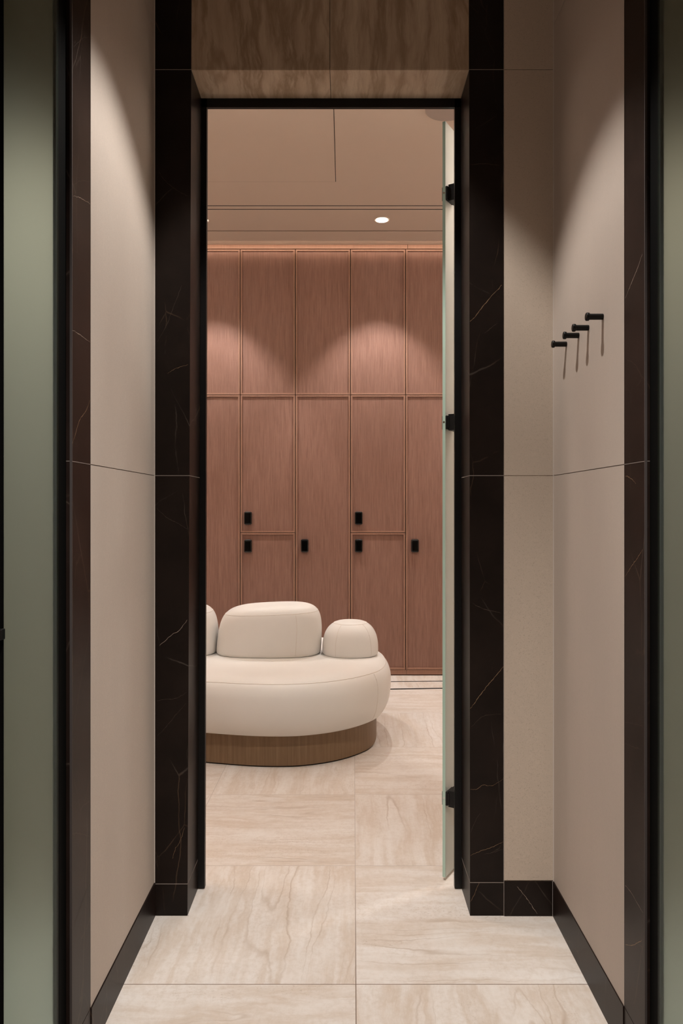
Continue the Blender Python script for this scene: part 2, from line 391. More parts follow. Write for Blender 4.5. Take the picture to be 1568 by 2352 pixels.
# right side wall
bm = bmesh.new(); box(bm, XR + 0.003, XR + TW, Y0 + 0.003, YF, 0, VCEIL)
wr = struct('wall_right', bm, M_grout, 'beige stone side wall with four black hooks', 'wall')
bm = bmesh.new(); ext_box_z(bm, XR, XR + 0.004, Y1 + 0.0005, Y2 - 0.002, [0.103, 1.297, 2.62, VCEIL])
link('stone_panel', bm, M_sand_r2, wr)
bm = bmesh.new(); box(bm, XR - 0.0018, XR + 0.004, Y2 - 0.0035, Y2 - 0.0005, 0.103, VCEIL)
link('caulk_line', bm, M_caulk, wr)
bm = bmesh.new(); ext_box_z(bm, XR, XR + TW + 0.002, Y0, Y1 - 0.0005, [0.0, 0.103, 1.297, VCEIL])
struct('trim_2', bm, M_marble_b, 'dark brown marble strip at the near end of the right wall', 'marble trim')
bm = bmesh.new(); box(bm, XR - 0.0015, XR + 0.003, Y0 - 0.0012, Y0 + 0.002, 0.0, VCEIL)
link('corner_joint', bm, bpy.data.materials['grey_corner_joint'], wr)
# portal wall: left marble jamb (leans a touch, as built), right marble jamb, stone panel beside it, lintel
def lx(z): return -0.4612 + 0.0045 * z
def rx(z): return 0.3708 - 0.0010 * z
def jamb(bm, fx0, fx1, y0, y1, zs, gap=G, inner=None):
    for a, b in zip(zs, zs[1:]):
        a2, b2 = a + gap, b - gap
        prism(bm, [(fx0(a2), y0), (fx1(a2), y0), (fx1(a2), y1), (fx0(a2), y1)],
                  [(fx0(b2), y0), (fx1(b2), y0), (fx1(b2), y1), (fx0(b2), y1)], a2, b2)
bm = bmesh.new()
jamb(bm, lambda z: XL - 1.6, lambda z: lx(z) - 0.003, Y2 + 0.003, YF, [0, VCEIL], 0)
box(bm, XL - 1.6, -0.45, YF - 0.02, YF, VCEIL - 0.02, CEIL)
wf = struct('wall_portal_left', bm, M_wallb, 'wall left of the portal, faced in dark marble', 'wall')
bm = bmesh.new(); jamb(bm, lambda z: XL + 0.001, lx, Y2, YF - 0.04, [0, 0.094, 1.297, 2.493, VCEIL])
struct('trim_3', bm, M_marble, 'near-black veined marble jamb left of the opening', 'marble trim')
bm = bmesh.new(); jamb(bm, lambda z: rx(z) + 0.003, lambda z: XR, Y2 + 0.003, YF, [0, VCEIL], 0)
box(bm, XR, XR + 1.4, Y2 + 0.003, YF, 0, VCEIL); box(bm, 0.36, XR + 1.4, YF - 0.02, YF, VCEIL - 0.02, CEIL)
wf2 = struct('wall_portal_right', bm, M_wallb, 'wall right of the portal with a beige stone panel', 'wall')
XJ = 0.4705
bm = bmesh.new(); jamb(bm, rx, lambda z: XJ - 0.001, Y2, YF - 0.04, [0, 0.098, 1.297, 2.493, VCEIL])
struct('trim_4', bm, M_marble, 'near-black veined marble jamb right of the opening', 'marble trim')
bm = bmesh.new(); ext_box_z(bm, XJ + 0.0008, XR - 0.001, Y2, Y2 + 0.01, [0.104, 1.297, 2.493, VCEIL])
link('stone_panel', bm, M_sand_r, wf2)
# lintel in two slabs
bm = bmesh.new(); box(bm, -0.46, 0.37, Y2 + 0.004, YF, 2.497, CEIL)
wl2 = struct('trim_5', bm, M_grout_d, 'travertine lintel spanning the top of the portal', 'lintel')
for a, b in ((-0.452, -0.0425), (-0.0409, 0.3675)):
    bm = bmesh.new(); box(bm, a, b, Y2 + 0.0005, Y2 + 0.006, 2.4945, VCEIL); box(bm, a, b, Y2 + 0.0015, YF, 2.4925, 2.500)
    link('travertine_slab', bm, M_lintel, wl2)
# pale grout in the marble joints
bm = bmesh.new()
for z in (0.094, 1.297, 2.493): jamb(bm, lambda q: XL + 0.001, lambda q: lx(q) + 0.0003, Y2 - 0.0003, YF - 0.045, [z - 0.0009, z + 0.0009], 0)
box(bm, lx(0.6) - 0.0010, lx(0.6) + 0.0004, Y2 - 0.0002, Y2 + 0.001, 0, 0.001)
link('joint_line', bm, M_grout, bpy.data.objects['trim_3'])
bm = bmesh.new()
for z in (0.098, 1.297, 2.493): jamb(bm, lambda q: rx(q) - 0.0003, lambda q: XJ - 0.001, Y2 - 0.0003, YF - 0.045, [z - 0.0009, z + 0.0009], 0)
box(bm, XJ - 0.001, XJ + 0.0008, Y2 - 0.0003, Y2 + 0.002, 0, 0.103)
link('joint_line', bm, M_grout, bpy.data.objects['trim_4'])
bm = bmesh.new(); box(bm, XL - 0.003, XL + 0.0003, Y0, Y1 - 0.0005, 1.2964, 1.2976); box(bm, XL - 0.014, XL, Y0 - 0.0004, Y0 + 0.001, 1.2964, 1.2976)
link('joint_line', bm, M_grout, bpy.data.objects['trim_1'])
bm = bmesh.new(); box(bm, XR - 0.0003, XR + 0.003, Y0, Y1 - 0.0005, 1.2964, 1.2976); box(bm, XR, XR + 0.014, Y0 - 0.0004, Y0 + 0.001, 1.2964, 1.2976)
link('joint_line', bm, M_grout, bpy.data.objects['trim_2'])
# baseboards
bm = bmesh.new(); box(bm, XL - 0.001, XL + 0.0025, Y1 + 0.001, Y2 - 0.001, 0, 0.099)
struct('baseboard_left', bm, M_marble_b, 'dark marble baseboard along the left lobby wall', 'baseboard')
bm = bmesh.new(); box(bm, XR - 0.0025, XR + 0.001, Y1 + 0.001, Y2 - 0.001, 0, 0.103)
struct('baseboard_right', bm, M_marble_b, 'dark marble baseboard under the hooks wall', 'baseboard')
bm = bmesh.new(); box(bm, XJ + 0.0012, XR - 0.004, Y2 - 0.002, Y2 + 0.005, 0, 0.1015)
struct('baseboard_back', bm, M_marble, 'short black marble baseboard beside the right jamb', 'baseboard')
# individual veins traced on the faces of the marble slabs
M_vein_g = plain('golden_marble_vein', (0.20, 0.125, 0.070), 0.5, 0.3)
M_vein_w = plain('pale_marble_vein', (0.26, 0.20, 0.16), 0.5, 0.3)
M_vein_f = plain('faint_marble_vein', (0.055, 0.038, 0.028), 0.5, 0.3)
random.seed(5)
def vein(bm, pts, conv, nrm, wd):
    P = catmull_open([conv(*p) for p in pts], 7)
    n = len(P); nrm = Vector(nrm); L = []
    for i, p in enumerate(P):
        t = (P[min(i+1, n-1)] - P[max(i-1, 0)]).normalized(); side = t.cross(nrm).normalized()
        k = wd * (0.35 + 0.65 * random.random()) * (0.5 + math.sin(math.pi * i / (n-1)) * 0.5)
        c = p + side * random.uniform(-0.0011, 0.0011) + nrm * 0.0002
        L.append((bm.verts.new(c - side*k), bm.verts.new(c + side*k)))
    for a, b in zip(L, L[1:]): bm.faces.new((a[0], a[1], b[1], b[0]))
def catmull_open(pts, n):
    out = []; m = len(pts)
    for i in range(m-1):
        a, b, c, d = pts[max(i-1, 0)], pts[i], pts[i+1], pts[min(i+2, m-1)]
        for k in range(n):
            t = k/n; out.append(0.5*((2*b) + (-a+c)*t + (2*a-5*b+4*c-d)*t*t + (-a+3*b-3*c+d)*t**3))
    out.append(pts[-1]); return out
def onY(Y): return lambda x, y: Vector(((x-790)*Y/FPX, Y, 1.2-(y-1168)*Y/FPX))
def onX(X): return lambda x, y: Vector((X, X*FPX/(x-790), 1.2-(y-1168)*(X/(x-790))))
VEINS = [
 ('trim_3', onY(Y2), (0,-1,0), 'w', 0.0010, [(366,1483),(395,1458),(412,1447),(430,1424)]),
 ('trim_3', onY(Y2), (0,-1,0), 'f', 0.0007, [(360,1168),(385,1190),(410,1203),(431,1215)]),
 ('trim_3', onY(Y2), (0,-1,0), 'g', 0.0006, [(385,858),(405,846),(432,838)]),
 ('trim_3', onY(Y2), (0,-1,0), 'f', 0.0006, [(362,785),(385,740),(400,700),(418,655)]),
 ('trim_3', onY(Y2), (0,-1,0), 'f', 0.0006, [(360,1610),(380,1606),(405,1604),(428,1590)]),
 ('trim_3', onY(Y2), (0,-1,0), 'g', 0.0006, [(396,1972),(403,1948),(412,1936),(424,1900)]),
 ('trim_3', onY(Y2), (0,-1,0), 'f', 0.0006, [(364,392),(374,408),(398,432),(430,450)]),
 ('trim_3', onY(Y2), (0,-1,0), 'f', 0.0006, [(362,1690),(385,1665),(405,1640),(428,1615)]),
 ('trim_3', onX(-0.4560), (1,0,0), 'w', 0.0014, [(437,1092),(447,1057),(456,1026)]),
 ('trim_3', onX(-0.4600), (1,0,0), 'f', 0.0012, [(433,2030),(443,2002),(455,1976)]),
 ('trim_3', onX(-0.4580), (1,0,0), 'f', 0.0010, [(438,1700),(445,1640),(455,1580)]),
 ('trim_4', onY(Y2), (0,-1,0), 'g', 0.0011, [(1080,1628),(1095,1607),(1115,1580),(1135,1556),(1156,1531)]),
 ('trim_4', onY(Y2), (0,-1,0), 'g', 0.0010, [(1079,739),(1095,722),(1120,690),(1152,655)]),
 ('trim_4', onY(Y2), (0,-1,0), 'f', 0.0007, [(1080,378),(1110,376),(1148,380)]),
 ('trim_4', onY(Y2), (0,-1,0), 'f', 0.0008, [(1085,1386),(1108,1398),(1150,1408)]),
 ('trim_4', onY(Y2), (0,-1,0), 'g', 0.0007, [(1080,1813),(1096,1812),(1108,1803),(1130,1804),(1155,1789)]),
 ('trim_4', onY(Y2), (0,-1,0), 'g', 0.0007, [(1080,1965),(1108,1953),(1130,1946),(1155,1933)]),
 ('trim_4', onY(Y2), (0,-1,0), 'f', 0.0007, [(1112,1962),(1135,1957),(1156,1950)]),
 ('trim_4', onY(Y2), (0,-1,0), 'f', 0.0007, [(1081,1913),(1090,1888),(1102,1868)]),
 ('trim_4', onY(Y2), (0,-1,0), 'g', 0.0007, [(1080,2072),(1090,2052),(1101,2026)]),
 ('trim_4', onY(Y2), (0,-1,0), 'f', 0.0006, [(1082,1670),(1110,1645),(1150,1640)]),
 ('trim_4', onY(Y2), (0,-1,0), 'f', 0.0006, [(1112,765),(1125,755),(1142,742)]),
 ('trim_4', onX(0.3698), (-1,0,0), 'w', 0.0008, [(1061,1974),(1069,2000),(1078,2034)]),
 ('trim_1', onX(XL), (1,0,0), 'w', 0.0010, [(164,757),(180,766),(207,786)]),
 ('trim_1', onX(XL), (1,0,0), 'g', 0.0010, [(207,920),(195,947),(184,962),(172,1000),(165,1022)]),
 ('trim_1', onX(XL), (1,0,0), 'f', 0.0010, [(207,1445),(192,1525),(180,1600),(166,1690)]),
 ('trim_1', onX(XL), (1,0,0), 'f', 0.0010, [(207,2020),(190,2070),(175,2112),(164,2136)]),
 ('trim_1', onX(XL), (1,0,0), 'f', 0.0009, [(168,428),(182,416),(207,417)]),
 ('trim_1', onX(XL), (1,0,0), 'w', 0.0007, [(168,450),(185,455),(207,468)]),
 ('trim_1', onX(XL), (1,0,0), 'f', 0.0008, [(165,1915),(185,1915),(207,1922)]),
 ('trim_1', onX(XL), (1,0,0), 'f', 0.0007, [(168,108),(190,88),(207,86)]),
 ('trim_2', onX(XR), (-1,0,0), 'w', 0.0010, [(1435,686),(1450,650),(1463,618),(1475,584)]),
 ('trim_2', onX(XR), (-1,0,0), 'g', 0.0008, [(1435,1325),(1450,1300),(1462,1284),(1476,1262)]),
 ('trim_2', onX(XR), (-1,0,0), 'w', 0.0009, [(1435,2033),(1452,2055),(1476,2096)]),
 ('trim_2', onX(XR), (-1,0,0), 'f', 0.0008, [(1435,1708),(1455,1716),(1476,1723)]),
 ('trim_2', onX(XR), (-1,0,0), 'f', 0.0007, [(1435,1660),(1455,1662),(1476,1668)]),
 ('trim_2', onX(XR), (-1,0,0), 'f', 0.0009, [(1440,826),(1458,838),(1472,868),(1462,888)]),
 ('trim_2', onX(XR), (-1,0,0), 'g', 0.0010, [(1436,1093),(1446,1097),(1460,1111)]),
 ('trim_2', onX(XR), (-1,0,0), 'g', 0.0010, [(1436,2170),(1455,2170),(1474,2160)]),
]
for nm in ('trim_1', 'trim_2', 'trim_3', 'trim_4'):
    for key, mt in (('g', M_vein_g), ('w', M_vein_w), ('f', M_vein_f)):
        sel = [v for v in VEINS if v[0] == nm and v[3] == key]
        if not sel: continue
        bm = bmesh.new()
        for _, conv, nr, _, wd, pts in sel: vein(bm, pts, conv, nr, wd)
        link('stone_vein', bm, mt, bpy.data.objects[nm])
bm = bmesh.new(); vein(bm, [(1187,2036),(1203,2055),(1218,2076),(1233,2099)], onY(Y2 - 0.002), (0,-1,0), 0.0010)
link('stone_vein', bm, M_vein_w, bpy.data.objects['baseboard_back'])
# black metal door frame
bm = bmesh.new()
YA, YB = 2.267, 2.285
fl = lambda z: -0.4395 + 0.0029 * z
prism(bm, [(lx(0) + 0.0005, YA), (fl(0), YA), (fl(0), YB), (lx(0) + 0.0005, YB)],
          [(lx(2.49) + 0.0005, YA), (fl(2.49), YA), (fl(2.49), YB), (lx(2.49) + 0.0005, YB)], 0.004, 2.4915)
prism(bm, [(0.3484, YA), (rx(0) - 0.0005, YA), (rx(0) - 0.0005, YB), (0.3484, YB)],
          [(0.3484, YA), (rx(2.49) - 0.0005, YA), (rx(2.49) - 0.0005, YB), (0.3484, YB)], 0.004, 2.4915)
box(bm, -0.45, 0.366, YA, 2.279, 2.4645, 2.4915)
struct('trim_6', bm, M_black, 'slim black metal door frame inside the portal', 'door frame')
# lounge shell
bm = bmesh.new(); box(bm, -3.2, -3.1, YF, 5.8, 0, CEIL + 0.05)
struct('wall_lounge_left', bm, M_wallb, 'beige lounge wall out of sight on the left', 'wall')
bm = bmesh.new(); box(bm, 2.3, 2.4, YF, 5.8, 0, CEIL + 0.05)
struct('wall_lounge_right', bm, M_wallb, 'beige lounge wall out of sight on the right', 'wall')
bm = bmesh.new(); box(bm, -3.2, 2.4, 5.62, 5.72, 0, CEIL + 0.05)
box(bm, -3.2, -1.144, 5.172, 5.62, 0, CEIL + 0.004); box(bm, 0.848, 2.4, 5.172, 5.62, 0, CEIL + 0.004)
struct('wall_back', bm, M_wood, 'rose brown veneered wall around the locker bank', 'wall')
bm = bmesh.new(); box(bm, -3.2, XL - 1.5, YF - 0.15, YF, 0, CEIL)
struct('wall_front_left', bm, M_wallb, 'beige lounge wall beside the entrance, left', 'wall')
bm = bmesh.new(); box(bm, XR + 1.3, 2.4, YF - 0.15, YF, 0, CEIL)
struct('wall_front_right', bm, M_wallb, 'beige lounge wall beside the entrance, right', 'wall')
# cubicles and the space the camera stands in
bm = bmesh.new(); box(bm, -1.62, -1.55, -1.6, YF, 0, VCEIL)
struct('wall_cubicle_left', bm, M_wallp, 'outer wall of the left shower cubicle', 'wall')
bm = bmesh.new(); box(bm, 1.62, 1.69, -1.6, YF, 0, VCEIL)
struct('wall_cubicle_right', bm, M_wallp, 'outer wall of the right shower cubicle', 'wall')
bm = bmesh.new(); box(bm, -1.62, XL - TW - 0.003, 2.10, 2.122, 0, VCEIL)
struct('wall_cubicle_back_left', bm, M_wallp, 'beige back wall of the left cubicle behind frosted glass', 'wall')
bm = bmesh.new(); box(bm, XR + TW + 0.003, 1.69, 2.10, 2.122, 0, VCEIL)
struct('wall_cubicle_back_right', bm, M_wallp, 'beige back wall of the right cubicle behind frosted glass', 'wall')
bm = bmesh.new(); box(bm, -1.62, 1.69, -1.6, -1.5, 0, VCEIL)
struct('wall_behind', bm, M_wallp, 'wall behind the photographer', 'wall')
# black inlay strips in the floor in front of the lockers
for nm, yc, k, h, lab in (('trim_7', 4.985, 0.045, 0.0075, 'thin black inlay line in the floor nearest the lockers'),
                          ('trim_8', 4.781, 0.060, 0.0125, 'wider black inlay line in the floor farther from the lockers')):
    bm = bmesh.new(); ya = yc + k * (-3.1 - 0.32) * 0.35; yb = yc + k * (2.3 - 0.32)
    q = [(-3.1, ya - h), (0.32, yc - h), (2.3, yb - h), (2.3, yb + h), (0.32, yc + h), (-3.1, ya + h)]
    prism(bm, q, q, 0.0, 0.0012)
    struct(nm, bm, M_darkgap, lab, 'floor inlay')
# unseen cove ledges added to carry the ceiling fill lights
bm = bmesh.new(); box(bm, -3.1, 2.3, YF, 2.40, 2.76, 2.79); box(bm, -3.1, -2.94, 2.4, 5.6, 2.76, 2.79); box(bm, 2.14, 2.3, 2.4, 5.1, 2.76, 2.79)
struct('trim_9', bm, M_ceil, 'unseen cove ledge added under the lounge ceiling for the fill lights', 'cove')
# ceiling details
bm = bmesh.new()
x0, x1, y0, y1 = -1.25, -0.0505, 2.95, 4.157
box(bm, x1 - 0.0, x1 + 0.0035, y0, y1 + 0.002, CEIL - 0.0006, CEIL + 0.001)
o = thing('access_panel', 'flush ceiling access panel outlined by a hairline gap, above the bench', 'access panel', (-0.65, 3.55, CEIL))
link('gap_line', bm, M_darkgap, o)
bm = bmesh.new(); box(bm, x0, x1, y1, y1 + 0.0018, CEIL - 0.0003, CEIL + 0.001); link('gap_line', bm, plain('faint_gap', (0.25, 0.18, 0.13), 0.8), o)
bm = bmesh.new(); box(bm, x0, x1, y0, y1, CEIL - 0.0005, CEIL + 0.001); link('panel', bm, M_ceil, o)

# ------------------------------------------------------------------ ceiling lamps
def lamp(x, y, lab):
    t = thing('ceiling_downlight', lab, 'downlight', (x, y, CEIL), None)
    bm = bmesh.new(); lathe(bm, (x, y, CEIL + 0.002), (0, 0, -1), [(0, 0.052), (0.004, 0.052), (0.005, 0.047), (0.001, 0.043), (0.0, 0.042)], 40)
    link('trim_ring', bm, M_ceil, t, True)
    bm = bmesh.new(); cyl(bm, (x, y, CEIL - 0.0028), (x, y, CEIL - 0.0012), 0.0385, n=40); link('lens', bm, M_glow, t)
    return t
lamp(0.247, 4.708, 'round glowing recessed downlight in the ceiling near the lockers')
lamp(-0.932, 4.708, 'recessed downlight at the left edge of the door opening, mostly hidden')
bm = bmesh.new(); cyl(bm, (0.490, 3.395, CEIL + 0.001), (0.490, 3.395, CEIL - 0.004), 0.107, n=56)
t = thing('ceiling_speaker', 'round greyish speaker grille in the ceiling above the glass door', 'speaker', (0.490, 3.395, CEIL))
link('grille', bm, M_speaker, t)

# ------------------------------------------------------------------ lockers
YL = 5.166; LW = 0.3955; LX0 = -1.141
FW, RC = 0.0115, 0.0105     # frame width, recess
def locker(ix, z0, z1, label, group, lock=None):
    xa = LX0 + ix * LW * 1.0 + 0.0025; xb = LX0 + (ix + 1) * LW - 0.0025
    t = thing('locker' if lock else 'overhead_cabinet', label, 'locker' if lock else 'cabinet', ((xa + xb) / 2, YL + 0.2, z0), group)
    bm = bmesh.new(); box(bm, xa + 0.002, xb - 0.002, YL + 0.022, 5.60, z0 + 0.003, z1 - 0.003)
    link('cabinet_body', bm, M_darkgap, t)
    # door slab with a raised bead
    bm = bmesh.new(); g = 0.0019
    a, b, c, d = xa, xb, z0 + g, z1 - g
    outer = [(a, c), (b, c), (b, d), (a, d)]
    inner = [(a + FW, c + FW), (b - FW, c + FW), (b - FW, d - FW), (a + FW, d - FW)]
    def ring(pts, y): return [bm.verts.new((x, y, z)) for x, z in pts]
    OB, O, I, IB = ring(outer, YL + 0.02), ring(outer, YL), ring(inner, YL + 0.0005), ring([(x, z) for x, z in inner], YL + RC)
    for R, S in ((OB, O), (O, I), (I, IB)):
        for i in range(4):
            j = (i + 1) % 4; bm.faces.new((R[i], R[j], S[j], S[i]))
    bm.faces.new(OB)
    dr = link('door', bm, M_woodf, t)
    bm = bmesh.new(); box(bm, a + FW - 0.001, b - FW + 0.001, YL + RC - 0.0004, YL + RC + 0.002, c + FW - 0.001, d - FW + 0.001)
    link('door_panel', bm, M_wood, dr)
    if lock:
        lx_, lz = lock; yl = YL + RC
        bm = bmesh.new(); box(bm, lx_ - 0.027, lx_ + 0.027, yl - 0.024, yl, lz - 0.047, lz + 0.047)
        es = [e for e in bm.edges if abs(e.verts[0].co.y - e.verts[1].co.y) > 0.01]
        bmesh.ops.bevel(bm, geom=es, offset=0.011, segments=5, affect='EDGES', profile=0.5)
        es = [e for e in bm.edges if all(v.co.y < yl - 0.023 for v in e.verts)]
        bmesh.ops.bevel(bm, geom=es, offset=0.006, segments=3, affect='EDGES', profile=0.5)
        lk = link('lock', bm, M_lockbody, dr)
        bm = bmesh.new(); box(bm, lx_ - 0.020, lx_ + 0.020, yl - 0.0255, yl - 0.02, lz - 0.036, lz + 0.036)
        bevel_all(bm, 0.0012, 2)
        # sub-part keypad lives on the lock; same level as other door pieces
        k = link('lock_faceplate', bm, M_lock, dr)
    return t
ZK, ZL, ZM, ZT = 0.0425, 1.026, 2.0165, 3.0615
px = lambda x: (x - 790) * YL / FPX
names = ['leftmost', 'second from the left', 'middle', 'second from the right', 'rightmost']
for i in range(5):
    locker(i, ZM, ZT, 'rose brown overhead cabinet without a lock, %s of the top row' % names[i], 'overhead cabinets above the lockers')
zlow, zup = 1.2 - (1253.5 - 1168) * YL / FPX, 1.2 - (1190 - 1168) * YL / FPX
locker(0, ZK, ZM, 'tall rose brown locker cut off by the left jamb', 'full height lockers', (px(440), zlow))
locker(1, ZL, ZM, 'upper half-height locker of the split column above the big backrest cushion', 'half height lockers', (px(569.5), zup))
locker(1, ZK, ZL, 'lower half-height locker right behind the big backrest cushion', 'half height lockers', (px(569.5), zlow - 0.002))
locker(2, ZK, ZM, 'tall full height locker in the middle, between two split lockers', 'full height lockers', (px(699.5), zlow))
locker(3, ZL, ZM, 'upper half-height locker of the split column right of the tall middle locker', 'half height lockers', (px(823.5), zup))
locker(3, ZK, ZL, 'lower half-height locker behind the small dome cushion', 'half height lockers', (px(823.5), zlow))
locker(4, ZK, ZM, 'tall locker partly hidden by the open glass door', 'full height lockers', (px(952.5), zlow))
# kickboard and cornice
t = thing('kickboard', 'brown veneered kickboard under the lockers', 'kickboard', (-0.15, YL + 0.02, 0))
bm = bmesh.new(); box(bm, -1.14, 0.4465, YL + 0.004, YL + 0.03, 0.007, ZK - 0.001); link('kickboard_panel', bm, M_woodf, t)
bm = bmesh.new(); box(bm, 0.4480, 0.846, YL + 0.004, YL + 0.03, 0.007, ZK - 0.001); link('kickboard_panel', bm, M_woodf, t)
bm = bmesh.new(); box(bm, -1.14, 0.846, YL + 0.012, YL + 0.03, 0.0, 0.007); link('shadow_gap', bm, M_darkgap, t)
t = thing('cornice', 'slim warm-lit wooden cornice strip above the overhead cabinets', 'cornice', (-0.15, YL, ZT))
bm = bmesh.new(); box(bm, -1.14, 0.4545, YL - 0.002, YL + 0.05, ZT + 0.003, CEIL + 0.005); link('cornice_board', bm, M_woodf, t)
bm = bmesh.new(); box(bm, 0.4570, 0.846, YL - 0.002, YL + 0.05, ZT + 0.003, CEIL + 0.005); link('cornice_board', bm, M_woodf, t)

# ------------------------------------------------------------------ bench
def catmull(pts, n, closed=True):
    out = []; m = len(pts)
    for i in range(m if closed else m - 1):
        if closed: p0, p1, p2, p3 = pts[(i-1) % m], pts[i], pts[(i+1) % m], pts[(i+2) % m]
        else: p0, p1, p2, p3 = pts[max(i-1, 0)], pts[i], pts[i+1], pts[min(i+2, m-1)]
        for k in range(n):
            t = k / n
            out.append(tuple(0.5*((2*b) + (-a+c)*t + (2*a-5*b+4*c-d)*t*t + (-a+3*b-3*c+d)*t**3) for a, b, c, d in zip(p0, p1, p2, p3)))
    if not closed: out.append(tuple(pts[-1]))
    return out
PLAN = [(0.172, 3.86), (0.150, 3.655), (0.088, 3.54), (-0.030, 3.43), (-0.183, 3.362), (-0.330, 3.349), (-0.480, 3.366), (-0.649, 3.405),
        (-0.86, 3.455), (-1.12, 3.49), (-1.40, 3.54), (-1.60, 3.67), (-1.68, 3.90), (-1.60, 4.16), (-1.38, 4.32), (-1.05, 4.40),
        (-0.68, 4.44), (-0.32, 4.42), (-0.02, 4.32), (0.13, 4.10)]
ring0 = catmull(PLAN, 10)
ring0 = [(x, y - 0.014) for x, y in ring0]
def smooth_ring(r, it=20):
    for _ in range(it):
        m = len(r); r = [tuple(0.25*r[i-1][k] + 0.5*r[i][k] + 0.25*r[(i+1) % m][k] for k in (0, 1)) for i in range(m)]
    return r
ring0 = smooth_ring(ring0, 12)
def normals(r):
    m = len(r); out = []
    for i in range(m):
        a, b = r[i-1], r[(i+1) % m]; dx, dy = b[0]-a[0], b[1]-a[1]; L = math.hypot(dx, dy)
        out.append((dy/L, -dx/L))
    cx = sum(p[0] for p in r)/m; cy = sum(p[1] for p in r)/m
    s = sum((p[0]-cx)*n[0] + (p[1]-cy)*n[1] for p, n in zip(r, out))
    return out if s > 0 else [(-a, -b) for a, b in out]
N0 = normals(ring0)
def off(d): return [(p[0] + n[0]*d, p[1] + n[1]*d) for p, n in zip(ring0, N0)]
CXY = (-0.75, 3.92)
def loft(rings, cap=True):
    bm = bmesh.new(); R = [[bm.verts.new(p) for p in r] for r in rings]
    for A, B in zip(R, R[1:]):
        m = len(A)
        for i in range(m):
            j = (i+1) % m; bm.faces.new((A[i], A[j], B[j], B[i]))
    if cap: bm.faces.new(R[0][::-1]); bm.faces.new(R[-1])
    return bm
bench = thing('lounge_bench', 'cream leather pebble-shaped island bench on a round wooden plinth', 'bench', (CXY[0], CXY[1], 0))
bm = loft([[(x, y, z) for x, y in off(d)] for d, z in ((-0.004, 0.006), (0.0, 0.0065), (0.0, 0.17))])
link('plinth', bm, M_plinth, bench, False)
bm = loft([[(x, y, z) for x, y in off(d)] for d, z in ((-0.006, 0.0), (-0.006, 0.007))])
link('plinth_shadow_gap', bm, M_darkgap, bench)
prof = catmull([(-0.03, 0.146), (0.012, 0.147), (0.040, 0.165), (0.062, 0.205), (0.072, 0.25), (0.076, 0.30), (0.072, 0.35), (0.052, 0.392), (0.012, 0.417), (-0.045, 0.4245), (-0.12, 0.4265)], 5, False)
rings = [[(x, y, z) for x, y in off(d)] for d, z in prof]
last = rings[-1]
for s in (0.85, 0.6, 0.3, 0.05):
    rings.append([(CXY[0] + (x - CXY[0])*s, CXY[1] + (y - CXY[1])*s, 0.4265 + 0.001*(1-s)) for x, y, z in last])
link('seat_cushion', loft(rings), M_leather, bench, True)
bm = bmesh.new(); tube(bm, [(x, y, 0.3965) for x, y in off(0.0480)], 0.0014, True)
link('seam', bm, M_seam, bench, True)
# upright seam on the right of the seat
def ring_index(xt, front=True):
    best = min((i for i in range(len(ring0)) if (ring0[i][1] < 3.9) == front), key=lambda i: abs(ring0[i][0] - xt)); return best
for xt in (0.105, -1.2):
    i = ring_index(xt); pr = [p for p in prof if 0.155 < p[1] < 0.397]
    bm = bmesh.new(); tube(bm, [(ring0[i][0] + N0[i][0]*(d+0.0002), ring0[i][1] + N0[i][1]*(d+0.0002), z) for d, z in pr], 0.0010)
    link('seam', bm, M_seam, bench, True)

def cushion(name, label, cx, cy, hx, hy, h, prof, n=2.6, rot=0.0, tiltx=0.0, lean=0.0, seam_s=None, vseams=(), group='backrest cushions on the bench', z0=0.4255, skew=0.0):
    t = bpy.data.objects.new(name, None); C.objects.link(t); t.parent = bench
    t.location = (cx - bench.location.x, cy - bench.location.y, z0)
    M = 96; pr = catmull(prof, 6, False)
    def pt(th, s, z, grow=0.0):
        c, sn = math.cos(th), math.sin(th)
        x = hx * math.copysign(abs(c)**(2/n), c) * s; y = hy * math.copysign(abs(sn)**(2/n), sn) * s
        L = math.hypot(x, y) or 1; x += x/L*grow; y += y/L*grow
        zz = z * h * (1 + tiltx * x / hx)
        y += lean * z; x += skew * z
        ca, sa = math.cos(rot), math.sin(rot)
        return (cx + x*ca - y*sa, cy + x*sa + y*ca, z0 + zz)
    rings = [[pt(2*math.pi*i/M, max(s, 0.001), z) for i in range(M)] for s, z in pr]
    link('cushion_cover', loft(rings), M_leather, t, True)
    if seam_s is not None:
        k = min(range(len(pr)), key=lambda i: abs(pr[i][1] - seam_s) + (0 if pr[i][1] < 1 else 1))
        bm = bmesh.new(); tube(bm, [pt(2*math.pi*i/M, pr[k][0], pr[k][1], 0.0003) for i in range(M)], 0.0012, True)
        link('seam', bm, M_seam, t, True)
        for th in vseams:
            bm = bmesh.new(); tube(bm, [pt(math.radians(th), s, z, 0.0002) for s, z in pr[1:k+1] if z > 0.03], 0.0009)
            link('seam', bm, M_seam, t, True)
    return t
big = [(0.93, 0.0), (0.985, 0.03), (1.0, 0.12), (0.995, 0.35), (0.98, 0.55), (0.945, 0.72), (0.885, 0.84), (0.78, 0.93), (0.60, 0.985), (0.35, 1.0), (0.02, 1.0)]
dome = [(0.95, 0.0), (0.99, 0.04), (1.0, 0.18), (0.985, 0.38), (0.92, 0.60), (0.80, 0.78), (0.64, 0.90), (0.48, 0.965), (0.25, 0.995), (0.02, 1.0)]
cushion('backrest_cushion', None, -0.405, 3.868, 0.279, 0.165, 0.264, big, n=2.5, tiltx=0.045, skew=0.02, seam_s=0.84, vseams=(-62, -118 - 180))
cushion('backrest_cushion', None, -0.955, 3.885, 0.275, 0.170, 0.265, big, n=2.7, seam_s=0.84, vseams=(-50, 130))
